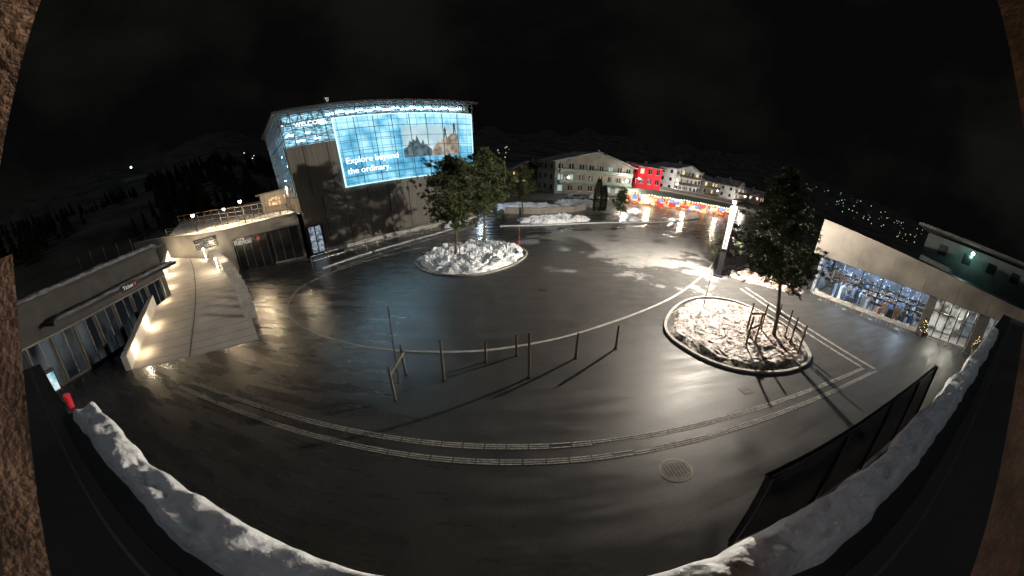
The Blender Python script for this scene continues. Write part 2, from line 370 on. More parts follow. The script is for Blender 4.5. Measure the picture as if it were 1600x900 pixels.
for i in range(20):
    x=.8+i*1.12;g.tube((x,.8,15.1),(x+.56,.8,16.4),.05,n=6);g.tube((x+.56,.8,16.4),(x+1.12,.8,15.1),.05,n=6)
g.tube((.7,.8,15.1),(Lf-.8,.8,15.1),.07,n=6)
for i in range(12):
    y=1.0+i*1.12;g.tube((.8,y,15.1),(.8,y+.56,16.4),.05,n=6);g.tube((.8,y+.56,16.4),(.8,y+1.12,15.1),.05,n=6)
g.make('roof_trusses',framem,B)
g=Geo()
for k in range(16): g.box((5.6+k*1.08,.3,15.72+.14*(k%2)),(.86,.05,.11))
for k in range(5): g.box((1.0+k*.95,.9,R.choice([13.2,14.0,14.9,15.8])),(R.uniform(.6,.9),.05,.06))
for k in range(12): g.box((.9,1.3+k*1.05,R.choice([9.3,11,12.6,14.2,15.8])),(.05,.8,.07))
g.make('ceiling_strip_lights',E('strip_light',(.55,.82,1),70),B)
def screenmat():
    m=bpy.data.materials.new('led_screen');m.use_nodes=True;nt=m.node_tree;nt.nodes.clear();L=nt.links
    o=nt.nodes.new('ShaderNodeOutputMaterial');e=nt.nodes.new('ShaderNodeEmission');e.inputs['Strength'].default_value=1.55
    tc=nt.nodes.new('ShaderNodeTexCoord');n=nt.nodes.new('ShaderNodeTexNoise');n.inputs['Scale'].default_value=.5;n.inputs['Detail'].default_value=5
    L.new(tc.outputs['Object'],n.inputs['Vector'])
    r=nt.nodes.new('ShaderNodeValToRGB');el=r.color_ramp.elements
    el[0].position=.32;el[0].color=(.05,.24,.40,1);el[1].position=.68;el[1].color=(.42,.76,.90,1);x=el.new(.5);x.color=(.16,.47,.66,1)
    sx=nt.nodes.new('ShaderNodeSeparateXYZ');L.new(tc.outputs['Object'],sx.inputs[0])
    zr=nt.nodes.new('ShaderNodeMapRange');zr.inputs['From Min'].default_value=7;zr.inputs['From Max'].default_value=15;zr.inputs['To Min'].default_value=-.08;zr.inputs['To Max'].default_value=.15;L.new(sx.outputs['Z'],zr.inputs['Value'])
    ad=nt.nodes.new('ShaderNodeMath');ad.operation='ADD';L.new(n.outputs['Fac'],ad.inputs[0]);L.new(zr.outputs[0],ad.inputs[1])
    L.new(ad.outputs[0],r.inputs[0])
    n2=nt.nodes.new('ShaderNodeTexBrick');n2.inputs['Scale'].default_value=1;n2.inputs['Mortar Size'].default_value=.05;n2.inputs['Color1'].default_value=(1,1,1,1);n2.inputs['Color2'].default_value=(.7,.74,.78,1);n2.inputs['Mortar'].default_value=(.3,.36,.4,1)
    n2.inputs['Brick Width'].default_value=1.18;n2.inputs['Row Height'].default_value=.8;n2.offset=0
    cx=nt.nodes.new('ShaderNodeCombineXYZ');L.new(sx.outputs['X'],cx.inputs['X']);L.new(sx.outputs['Z'],cx.inputs['Y']);L.new(cx.outputs[0],n2.inputs['Vector'])
    mx=nt.nodes.new('ShaderNodeMixRGB');mx.blend_type='MULTIPLY';mx.inputs['Fac'].default_value=.8;L.new(r.outputs[0],mx.inputs['Color1']);L.new(n2.outputs['Color'],mx.inputs['Color2'])
    L.new(mx.outputs[0],e.inputs['Color']);L.new(e.outputs[0],o.inputs[0]);return m
s0,s1,z0,z1=5.6,23.2,6.95,15.0
g=Geo();g.box(((s0+s1)/2,-.12,(z0+z1)/2),(s1-s0,.16,z1-z0));g.make('led_screen_panel',screenmat(),B)
g=Geo();g.box(((s0+s1)/2,-.14,z0-.06),(s1-s0+.2,.24,.12));g.box(((s0+s1)/2,-.14,z1+.06),(s1-s0+.2,.24,.12));g.box((s0-.06,-.14,(z0+z1)/2),(.12,.24,z1-z0));g.box((s1+.06,-.14,(z0+z1)/2),(.12,.24,z1-z0));g.make('screen_border',E('screen_border',(.65,.95,1),1.3),B)
g=Geo()
for i in range(1,8): g.box((s0+i*2.2,-.26,(z0+z1)/2),(.06,.06,z1-z0))
for z in(7.9,10.9,12.2,13.6): g.box(((s0+s1)/2,-.24,z),(s1-s0,.05,.05))
g.make('screen_carrier_rails',M('screen_rail',(.05,.09,.12),.5,bump=0),B)
def flat(name,pts,mat,y): mesh(name,[(a,y,b) for a,b in pts],[tuple(range(len(pts)))],mat,B)
flat('picture_sky',[(13.2,9.4),(21,9.4),(21,13.4),(13.2,13.4)],emis_noise('pic_sky',(.40,.62,.70),(.62,.82,.86),.5,1.0),-.205)
flat('picture_forest_ridge',[(13.2,9.4),(17,9.4),(17,10.3),(16.6,10.5),(16.3,11),(16.1,10.8),(15.9,11.6),(15.6,11.0),(15.4,11.3),(15.1,12.2),(14.85,11.4),(14.6,11.7),(14.3,11.3),(14.1,11.5),(13.8,10.8),(13.2,10.5)],emis_noise('pic_ridge',(.04,.08,.10),(.16,.22,.25),2,1.0),-.215)
flat('picture_rock',[(17,9.4),(21,9.4),(21,12.1),(20.4,12.4),(20.1,12.3),(19.6,11.9),(19.2,11.7),(18.8,11.7),(18.3,11.1),(18,11.3),(17.4,10.6),(17,9.9)],emis_noise('pic_rock',(.20,.16,.12),(.52,.46,.38),1.6,1.0),-.217)
for hx,hz in((18.9,11.7),(20.3,12.35)):
    flat('picture_hiker',[(hx,hz),(hx+.12,hz),(hx+.2,hz+.5),(hx+.28,hz),(hx+.4,hz),(hx+.34,hz+.8),(hx+.38,hz+1.1),(hx+.28,hz+1.25),(hx+.26,hz+1.45),(hx+.14,hz+1.45),(hx+.12,hz+1.25),(hx+.0,hz+1.1),(hx+.06,hz+.8)],E('pic_hiker',(.02,.03,.04),.8),-.22)
wt=E('screen_white_text',(.95,1,1),2.2)
text('slogan_line','Explore beyond',1.0,(6.0,-.31,9.5),(H90,0,0),wt,B,.01);text('slogan_line','the ordinary.',1.0,(6.0,-.31,8.3),(H90,0,0),wt,B,.01)
text('welcome_lettering','WELCOME',.7,(1.5,-.12,14.7),(H90,0,0),wt,B)
g=Geo();g.box((1.0,-.03,1.75),(1.9,.06,3.3));g.make('entrance_surround',darkmetal,B)
g=Geo();
for sx in(.62,1.38): g.box((sx,-.08,1.75),(.62,.03,3.0))
g.make('entrance_glazing',emis_noise('entrance_lit',(.03,.05,.1),(.45,.52,.6),3,.9),B)
g=Geo();
for z in(.9,1.6,2.3): g.box((1.0,-.11,z),(1.5,.03,.08))
g.make('entrance_bars',white,B)
# ---------------------------------------------------------------- retaining wall + terrace
W=empty('terrace_retaining_wall')
wp=[(-21.9,29.1),(-25.2,27.4),(-29.4,25.0),(-33.3,23.3),(-38.2,21.9),(-47,21.5)];wt_=[5.3,5.25,5.3,5.7,6.5,6.9]
V=[];F=[]
for (x,y),z in zip(wp,wt_): V+=[(x,y,0),(x,y,z),(x-.3,y+.55,z),(x-.3,y+.55,0)]
for i in range(len(wp)-1):
    a=4*i;b=a+4;F+=[(a,b,b+1,a+1),(a+1,b+1,b+2,a+2),(a+2,b+2,b+3,a+3)]
mesh('wall_body',V,F,M('wall_concrete',(.30,.285,.26),.8,scale=.6),W)
mesh('terrace_deck',[(-21.9,29.9,5.0),(-25.5,28,5.0),(-29.7,25.6,5.05),(-33.6,23.9,5.4),(-38.5,22.5,6.2),(-60,40,7.5),(-44,56,7),(-30,42,5.2)],[(0,1,2,3,4,5,6,7)],M('terrace_snow',(.45,.45,.46),.8,scale=.4,var=.5),W)
ga=math.atan2(2.4,4.2);e=empty('rental_entrance',(-29.0,25.15,0),ga)
g=Geo();g.box((2.3,-.08,1.95),(4.3,.2,3.9));g.make('dark_door_leaf',black,e)
g=Geo()
for i in range(5): g.box((.4+i*.95,-.21,1.95),(.05,.04,3.8))
g.make('door_frames',framem,e)
text('rental_lettering','Rental',.85,(.3,-.24,3.15),(H90,0,0),E('sign_white',(.9,.9,.85),.5),e)
g=Geo();g.tube((3.3,-.2,3.4),(3.3,-.24,3.4),.22,n=20);g.make('round_mark',E('sign_red',(.8,.08,.06),.35),e)
e=empty('dark_glazed_shopfront',(-24.7,27.3,0),math.atan2(2.0,3.6))
g=Geo();g.box((1.6,-.1,2.1),(3.2,.2,3.6));g.make('panes',black,e)
g=Geo()
for i in range(4): g.box((.1+i*1.02,-.22,2.1),(.06,.05,3.6))
g.make('mullions',framem,e)
e=empty('direction_sign_board',(-33.6,23.3,0),math.atan2(1.7,3.9))
g=Geo();g.box((1.6,-.15,4.75),(3.2,.12,.5));g.box((1.6,-.15,4.05),(3.2,.12,.7));g.make('boards',black,e)
g=Geo()
for z in(4.83,4.67,4.25,4.08,3.9):
    x=.25
    while x<2.8:
        l=R.uniform(.15,.4);g.box((x+l/2,-.22,z),(l,.02,.06));x+=l+.1
g.make('small_print',E('signprint',(.8,.8,.75),.25),e)
e=empty('terrace_railing');g=Geo()
tp=[(-22.5,29.9,5.1),(-25.7,28.3,5.05),(-29.9,25.9,5.1),(-33.8,24.3,5.5),(-38.5,22.8,6.3)]
for a,b in zip(tp,tp[1:]):
    a=Vector(a);b=Vector(b);n=max(2,int((b-a).length/1.4))
    for i in range(n+1):
        p=a.lerp(b,i/n);g.tube(p,p+Vector((0,0,1.1)),.035,n=6)
    for h in(.4,.75,1.1): g.tube(a+Vector((0,0,h)),b+Vector((0,0,h)),.03,n=6)
g.make('rails',concrete,e)
e=empty('terrace_back_railing');g=Geo()
tp=[(-26,33,5.1),(-31,32,5.3),(-37,30,6.1),(-44,29,6.8)]
for a,b in zip(tp,tp[1:]):
    a=Vector(a);b=Vector(b);n=5
    for i in range(n+1):
        p=a.lerp(b,i/n);g.tube(p,p+Vector((0,0,1.9)),.05,n=6)
    for h in(.6,1.2,1.85): g.tube(a+Vector((0,0,h)),b+Vector((0,0,h)),.05,n=6)
g.make('rails',postwood,e)
def lamp(name,loc,h,power,col,arm=(0,0),glow=6,r=.12,rad=.1):
    e=empty(name,loc);g=Geo();g.tube((0,0,0),(0,0,h),.06,.04);
    if arm!=(0,0): g.tube((0,0,h),(arm[0],arm[1],h+.1),.035,.03)
    g.tube((arm[0],arm[1],h+.04),(arm[0],arm[1],h+.16),r*1.6,r*.7,12);g.make('column_and_hood',darkmetal,e)
    g=Geo();g.ball((arm[0],arm[1],h-.06),r*.8);g.make('bulb',E(name+'_bulb',col,glow),e)
    light('lamp_light','POINT',(arm[0],arm[1],h-.3),power,col,e,rad)
warm=(1,.74,.45)
lamp('terrace_lamp',(-35.5,25.7,5.8),2.3,2200,warm,glow=60,r=.26);lamp('terrace_lamp',(-29.6,28.9,5.1),3.0,2000,warm,glow=60,r=.24);lamp('terrace_lamp',(-26,34,5.1),3.2,1800,warm,glow=40,r=.2);lamp('terrace_lamp',(-32.8,28.8,5.1),2.6,1400,warm,glow=30,r=.2)
e=empty('terrace_kiosk',(-30.5,37.5,5.1),.6);g=Geo();g.box((0,0,1.5),(5,3,3));g.make('walls',clad,e);g=Geo();g.box((0,-.2,3.1),(5.8,4,.2));g.make('roof',roofdark,e)
g=Geo();g.box((-.6,-1.54,1.7),(1.6,.06,1.2));g.box((1.5,-1.54,1.7),(1.4,.06,1.2));g.make('lit_windows',emis_noise('kiosk_lit',(.3,.15,.07),(1,.7,.4),3,1.4),e)
# ---------------------------------------------------------------- ramp
Rm=empty('walkway_ramp')
Lp=smooth_path([(-19.1,5.6,.01),(-25.2,11.5,1.5),(-31.5,16.9,2.6),(-36.6,21.0,3.7)],8)
Rp=smooth_path([(-13.5,11.6,.01),(-20.6,17.3,.95),(-27.3,21.7,1.75),(-31.0,23.4,2.4)],8)
V=[];F=[];n=len(Lp);K=8
for i in range(n):
    for k in range(K+1): V.append(Lp[i].lerp(Rp[i],k/K))
for i in range(n-1):
    for k in range(K): a=i*(K+1)+k;F.append((a,a+1,a+K+2,a+K+1))
mesh('ramp_surface',V,F,ramp_conc,Rm,True)
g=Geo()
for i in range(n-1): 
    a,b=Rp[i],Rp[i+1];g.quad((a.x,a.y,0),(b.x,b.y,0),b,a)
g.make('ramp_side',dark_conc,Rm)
g=Geo()
for i in range(n-1):
    a=Lp[i].lerp(Rp[i],.47);b=Lp[i+1].lerp(Rp[i+1],.47);q=Vector((.06,.06,0))
    up=Vector((0,0,.03));g.quad(a+up,a+q+up,b+q+up,b+up)
for i in range(0,n-1,1):
    a=Lp[i].lerp(Rp[i],.02);b=Lp[i].lerp(Rp[i],.98);q=Vector((-.03,.02,.005));up=Vector((0,0,.03));g.quad(a+up,b+up,b+q+up,a+q+up)
g.make('expansion_joints',dark_conc,Rm)
g=Geo()
for i in range(n-1):
    a,b=Lp[i],Lp[i+1];d=(b-a).normalized();q=Vector((-d.y,d.x,0)).normalized()*.45;h=Vector((0,0,1.05))
    d2=((Lp[i+2]-b).normalized() if i+2<n else d);q2=Vector((-d2.y,d2.x,0)).normalized()*.45
    A=[a,a+h,a+q+h,Vector((*(a+q).xy,-.1))];Bq=[b,b+h,b+q2+h,Vector((*(b+q2).xy,-.1))]
    for j in range(3): g.quad(A[j],Bq[j],Bq[j+1],A[j+1])
    if i==0: g.quad(*A)
g.make('parapet_wall',M('white_concrete',(.5,.48,.44),.75,scale=1),Rm)
g=Geo()
for f,pw in((.10,90),(.24,130),(.38,160),(.54,170),(.70,170),(.85,170),(.97,170)):
    i=int(f*(n-1));p=Lp[i].lerp(Rp[i],.015)+Vector((0,0,.6));g.ball(tuple(p),.07)
    light('wall_light','POINT',tuple(Lp[i].lerp(Rp[i],.06)+Vector((0,0,.6))),pw*.85,(1,.76,.48),Rm,.06)
g.make('wall_luminaires',E('ramp_luminaire',(1,.8,.5),12),Rm)
e=empty('fin_balustrade');g=Geo()
m=17
for i in range(m):
    t=(.14+.86*i/(m-1))*(n-1);k=min(int(t),n-2);p=Rp[k].lerp(Rp[k+1],t-k);d=(Rp[k+1]-Rp[k]).normalized();ang=math.atan2(d.y,d.x)
    g.box((p.x,p.y,p.z+.45),(.09,.9,1.15),ang-.25)
g.make('fins',M('fin_concrete',(.40,.39,.37),.7,scale=2),e)
g=Geo();
for f in(.6,.98):
    k=int(f*(n-1));p=Rp[k]+Vector((-.7,-.6,1.5));g.ball(tuple(p),.12);g.tube(tuple(p-Vector((0,0,1.5))),tuple(p),.03)
    light('fin_light','POINT',tuple(p+Vector((-.1,-.1,.3))),280,(1,.8,.55),e,.08)
g.make('fin_luminaires',E('fin_luminaire',(1,.85,.6),20),e)
# ---------------------------------------------------------------- left ticket building
T=empty('ticket_office_building',(-20.3,-2,0),math.atan2(.942,-.336));LL=17
g=Geo();g.box((LL/2,4.3,3.15),(LL,8,6.3));g.make('walls',dark_conc,T)
g=Geo();g.box((LL/2,4.0,6.4),(LL+.6,9.2,.2));g.make('roof_slab',roofdark,T)
def snowpatch(name,x0,x1,y0,y1,z,th_,parent,nx=60,ny=10,seed=0,mat=cleansnow,jag=.12,fq=2):
    V=[];F=[]
    for i in range(nx+1):
        for j in range(ny+1):
            x=x0+(x1-x0)*i/nx;f=j/ny;jj=jag*noise.fractal(Vector((x*1.5,(0 if f<.5 else 3),seed)),1,2,4)*abs(2*f-1)
            y=y0+(y1-y0)*f+jj
            ed=min(1,f*5,(1-f)*5,i/1.5,(nx-i)/1.5)**.5 if 0<f<1 and 0<i<nx else 0
            V.append((x,y,z+ed*th_*(.75+.5*noise.fractal(Vector((x*fq,y*fq,seed)),1,2,5))))
    for i in range(nx):
        for j in range(ny): a=i*(ny+1)+j;F.append((a,a+ny+1,a+ny+2,a+1))
    return mesh(name,V,F,mat,parent,True)
oldsnow=M('old_grey_snow',(.30,.30,.31),.8,var=.5,scale=1.5,bump=.6,bscale=14)
snowpatch('roof_snow',.0,LL,-.2,1.5,6.52,.3,T,120,10,4,jag=.4,mat=oldsnow)
g=Geo();g.box((LL/2+2,-.7,4.6),(LL-4,1.6,.22));g.make('canopy',darkmetal,T)
snowpatch('canopy_snow',4.3,LL,-1.4,-.2,4.72,.2,T,80,8,5,jag=.3,mat=oldsnow)
g=Geo()
for i in range(8): g.box((1.2+i*2.0,.26,1.9),(1.5,.04,3.3))
g.make('glazing',emis_noise('office_glass',(.008,.010,.012),(.08,.095,.10),.5,.8,(1,1,.4),.45,.68),T)
g=Geo()
for i in range(17): g.box((.25+i*1.0,.22,1.9),(.07,.08,3.5))
g.box((LL/2,.22,3.65),(LL,.08,.1));g.make('window_frames',M('alu',(.18,.18,.18),.5,.3,bump=0),T)
g=Geo();g.box((10.9,-1.55,4.6),(1.6,.06,.5));g.make('ticket_sign_panel',darkmetal,T)
text('ticket_lettering','Ticket',.42,(10.2,-1.6,4.48),(H90,0,0),E('ticket_white',(.9,.9,.9),.5),T)
g=Geo();g.box((11.5,-1.6,4.62),(.16,.03,.24));g.make('ticket_mark',E('tred',(.8,.1,.08),.4),T)
e=empty('information_screen',(-18.9,.6,0),math.atan2(.942,-.336));g=Geo();g.box((0,0,1.3),(1.0,.18,2.2));g.box((0,0,.1),(.7,.5,.2));g.make('housing',darkmetal,e)
g=Geo();g.box((0,-.1,1.6),(.8,.02,1.2));g.make('display',emis_noise('display_img',(.05,.3,.4),(.7,.8,.8),2,1.2),e)
e=empty('red_glow_box',(-17.9,1.1,0));g=Geo();g.tube((0,0,0),(0,0,.8),.18,.22,16);g.tube((0,0,.8),(0,0,.9),.24,.18,16);g.make('body',M('glow_red',(.6,.03,.04),.5,emit=(.8,.03,.05),es=.15),e)  # made-up body standing for a small red light, glow added as emission
# ---------------------------------------------------------------- metal railing in front of facade
e=empty('steel_pedestrian_railing');g=Geo()
rp=[(-18.6,25.4),(-16.4,28.4),(-13.5,33.0),(-10.6,37.2),(-8.2,41.5)]
for a,b in zip(rp,rp[1:]):
    a=Vector((*a,0));b=Vector((*b,0));n_=max(2,int((b-a).length/1.3))
    for i in range(n_+1):
        p=a.lerp(b,i/n_);g.tube(p,p+Vector((0,0,1.05)),.03,n=6)
    for h in(.55,1.05): g.tube(a+Vector((0,0,h)),b+Vector((0,0,h)),.028,n=6)
g.make('posts_and_rails',steel,e)
# ---------------------------------------------------------------- totem
tx,ty=17.5,22.6;ta=math.radians(38)
e=empty('illuminated_totem_sign',(tx,ty,0),-ta)
g=Geo();g.box((0,0,3.25),(.52,.22,6.5));g.box((0,0,.08),(.9,.55,.16));g.make('pillar_body',darkmetal,e)
g=Geo();g.box((0,-.13,4.5),(.40,.04,3.7));g.box((0,.13,4.5),(.40,.04,3.7));g.make('light_box',E('totem_white',(1,.93,.82),1.6),e)
g=Geo()
for i in range(7): 
    z=5.9-i*.5;g.box((-.06,-.16,z),(.11,.02,.36));g.box((.08,-.16,z+.12),(.15,.02,.1));g.box((.06,-.16,z-.06),(.12,.02,.1))
g.make('red_lettering_mark',E('totem_red',(.9,.06,.03),.9),e)
g=Geo();g.tube((0,0,6.5),(0,0,7.0),.04);g.tube((0,0,7.0),(-.1,-.6,7.05),.03);g.tube((-.1,-.6,7.0),(-.1,-.6,7.14),.2,.1,12);g.make('flood_arm',darkmetal,e)
g=Geo();g.ball((-.1,-.6,6.95),.14);g.make('flood_bulb',E('flood_bulb',(1,.92,.8),60),e)
light('flood_light','POINT',(-.1,-.65,6.72),31000,(1,.89,.75),e,.16)
# ---------------------------------------------------------------- right shop building
S=empty('flat_roofed_shop_building',(26.6,18.2,0),math.atan2(-.932,.361));LS=25
def ztop(x): return 7.5-2.0*(x+1)/26
g=Geo();b0,b1=-1.2,LS
g.V+=[(b0,-.7,4.05),(b1,-.7,4.05),(b1,-.7,ztop(b1)),(b0,-.7,ztop(b0)),(b0,-.3,4.05),(b1,-.3,4.05),(b1,-.3,ztop(b1)),(b0,-.3,ztop(b0))]
g.F+=[(0,1,2,3),(5,4,7,6),(0,4,5,1),(3,2,6,7),(0,3,7,4),(1,5,6,2)]
g.make('fascia',M('render_fascia',(.15,.137,.12),.85,scale=.35,var=.4,detail=10,spec=.2),S)
g=Geo()
for x in(3.3,6.6,9.9,13.2,16.5,19.8): g.box((x,-.705,5.0),(.025,.02,1.75))
g.make('fascia_joints',dark_conc,S)
g=Geo();g.V+=[(b0,-.28,ztop(b0)-.2),(b1,-.28,ztop(b1)-.2),(b1,11,ztop(b1)-.2),(b0,11,ztop(b0)-.2)];g.F+=[(0,1,2,3)];g.make('roof_surface',roofdark,S)
g=Geo();g.V+=[(b0,-.75,ztop(b0)+.02),(b1,-.75,ztop(b1)+.02),(b1,-.25,ztop(b1)+.06),(b0,-.25,ztop(b0)+.06)];g.F+=[(0,1,2,3)];g.make('roof_edge_flashing',darkmetal,S)
g=Geo();g.box((LS/2,2.5,4.15),(LS+1,5.6,.2));g.make('ceiling',white,S)
g=Geo();g.box((LS/2,5,2.1),(LS,.2,3.9));g.box((-.4,2.5,2.1),(.3,5,4.0));g.box((LS,2.5,2.1),(.3,5,4.0));g.make('inner_walls',M('shop_wall',(.16,.18,.22),.8,scale=1.2,var=.7),S)
g=Geo();g.box((LS/2,2.6,.02),(LS,4.8,.06));g.make('floor',M('shop_floor',(.2,.2,.2),.3),S)
g=Geo();g.box((6,0,.2),(12,.2,.38));g.make('sill_wall',concrete,S)
g=Geo();g.quad((0,0,.4),(LS,0,.4),(LS,0,4.0),(0,0,4.0));g.make('shop_windows',glass,S)
g=Geo()
xs=[0,2.0,4.0,6.0,8.0,10,11.2,12.4,13.3,14.2,15.1,16.0,18,20,22,25]
for x in xs: g.box((x,0,2.1),(.09,.14,3.8))
g.box((LS/2,0,3.98),(LS,.13,.08));g.box((13.9,0,2.7),(4.8,.12,.07));g.make('window_mullions',darkmetal,S)
g=Geo();g.box((11.2,-.1,2.0),(.9,.3,4.0));g.box((16.7,-.1,2.0),(1.2,.3,4.0));g.make('piers',dark_conc,S)
g=Geo()
for i in range(9):
    x=.8+i*1.25
    for z in(.5,1.1,1.7,2.3): g.box((x,4.6,z),(1.0,.5,.04))
    g.box((x-.52,4.6,1.25),(.04,.5,2.5))
g.make('shelving',M('shelf_wood',(.3,.26,.22),.6),S)
for nm,c in(('stock_brown',(.22,.12,.08)),('stock_blue',(.08,.15,.32)),('stock_white',(.5,.52,.56)),('stock_dark',(.03,.04,.05)),('stock_grey',(.2,.22,.25))):
    g=Geo()
    for k in range(30): g.box((R.uniform(.5,10.5),R.uniform(4.3,4.6),R.choice([.5,1.1,1.7,2.3])+.17),(R.uniform(.15,.4),.25,R.uniform(.2,.4)))
    for k in range(7):
        x,y,hh=R.uniform(.6,10.5),R.uniform(.8,3.2),R.uniform(.6,1.6);g.box((x,y,hh/2),(R.uniform(.3,.7),.4,hh),R.uniform(0,1))
        g.tube((x,y,hh),(x+.1,y,hh+.25),.1,.02)
    g.make('merchandise',M(nm,c,.6,bump=0),S)
g=Geo()
for x in(1.2,3.6,6.0,8.4,10.4): g.box((x,2.2,3.98),(1.6,.2,.05))
g.make('ceiling_lights_cool',E('cool_tube',(.65,.85,1),5),S)
g=Geo()
for x in(12.6,13.8,15.0,18.5,20.5,22.5): g.box((x,1.6,3.98),(.5,.5,.05))
g.make('ceiling_lights_warm',E('warm_panel',(1,.88,.7),10),S)
g=Geo();g.box((13.8,3.2,2.0),(3.4,.1,3.6));g.make('lobby_display_wall',emis_noise('lobby',(.15,.12,.1),(.95,.88,.75),1.1,.8,(1,1,1),.4,.6),S)
for x in(2.2,5.8,9.2): light('shop_light','POINT',(x,2.4,3.3),230,(.68,.82,1),S,.3)
for x in(13.2,14.8,20): light('entrance_light','POINT',(x,1.8,3.2),240,(1,.88,.7),S,.3)
g=Geo()
for k in range(40): g.ball((R.uniform(.5,10.8),R.uniform(.4,3.5),R.uniform(1.6,3.7)),.03,6,4)
g.make('fairy_lights',E('fairy',(.8,.92,1),5),S)
def chair(x,y,rz):
    e=empty('bistro_chair',(x,y,0),rz);g=Geo()
    for a in(-.2,.2):
        for b in(-.2,.2): g.tube((a,b,0),(a*.9,b*.9,.45),.014,n=6)
        g.tube((a*.9,.19,.45),(a*.9,.27,.9),.014,n=6)
    g.make('legs',steel,e);g=Geo()
    for i in range(5): g.box((0,-.18+i*.09,.46),(.42,.07,.02))
    for i in range(3): g.box((0,.22+i*.022,.6+i*.12),(.4,.02,.07))
    g.make('seat_and_back_slats',concrete,e)
def table(x,y):
    e=empty('bistro_table',(x,y,0));g=Geo();g.tube((0,0,0),(0,0,.72),.03);g.tube((0,0,0),(0,0,.03),.25,.22,16);g.make('pedestal',steel,e)
    g=Geo();g.tube((0,0,.72),(0,0,.75),.38,n=24);g.make('top',concrete,e)
u=Vector((.361,-.932));nn=Vector((-.932,-.361));o0=Vector((26.6,18.2))
for i,s in enumerate((1.0,3.6,6.2,8.8)):
    p=o0+u*s+nn*1.5;table(p.x,p.y);q=p+u*.75;chair(q.x,q.y,R.uniform(0,6));q=p-u*.75;chair(q.x,q.y,R.uniform(0,6))
for s in(11.3,16.8):
    p=o0+u*s+nn*.9;e=empty('potted_shrub',(p.x,p.y,0));g=Geo();g.tube((0,0,0),(0,0,.5),.22,.3,14);g.make('tub',dark_conc,e);lf=Geo()
    for k in range(700):
        z=R.uniform(.5,1.9);a=R.uniform(0,6.28);rr_=.45*(1-(z-.5)/1.6)*R.uniform(.3,1);c=Vector((rr_*math.cos(a),rr_*math.sin(a),z));dv=Vector((math.cos(a),math.sin(a),.5)).normalized()*.16;sd=dv.orthogonal().normalized()*.025;lf.quad(c-sd,c+sd,c+dv)
    lf.make('leaves',needles,e)
    g=Geo()
    for k in range(30):
        z=R.uniform(.6,1.9);a=R.uniform(0,6.28);rr_=.47*(1-(z-.5)/1.6);g.ball((rr_*math.cos(a),rr_*math.sin(a),z),.02,5,4)
    g.make('string_lights',E('warmfairy',(1,.7,.35),8),e)
e=empty('flat_roofed_apartment_block',(47.5,17.5,0),math.atan2(-.98,.2))
g=Geo();g.box((14,5,5.3),(26,9,10.6));g.make('walls',M('grey_render',(.06,.07,.07),.8,scale=.7),e);g=Geo();g.box((14,4,11.3),(29,13,.4));g.make('roof_slab',dark_conc,e)
g=Geo();
for i in range(6): g.box((4+i*4,.47,8.8),(1.4,.06,1.6))
g.make('windows',black,e);g=Geo();g.ball((8.5,-1.2,9.9),.28);g.make('soffit_lamp',E('soffit_green',(.45,1,.8),14),e)
light('soffit_light','POINT',(8.5,-1.4,9.5),200,(.55,1,.85),e,.2)
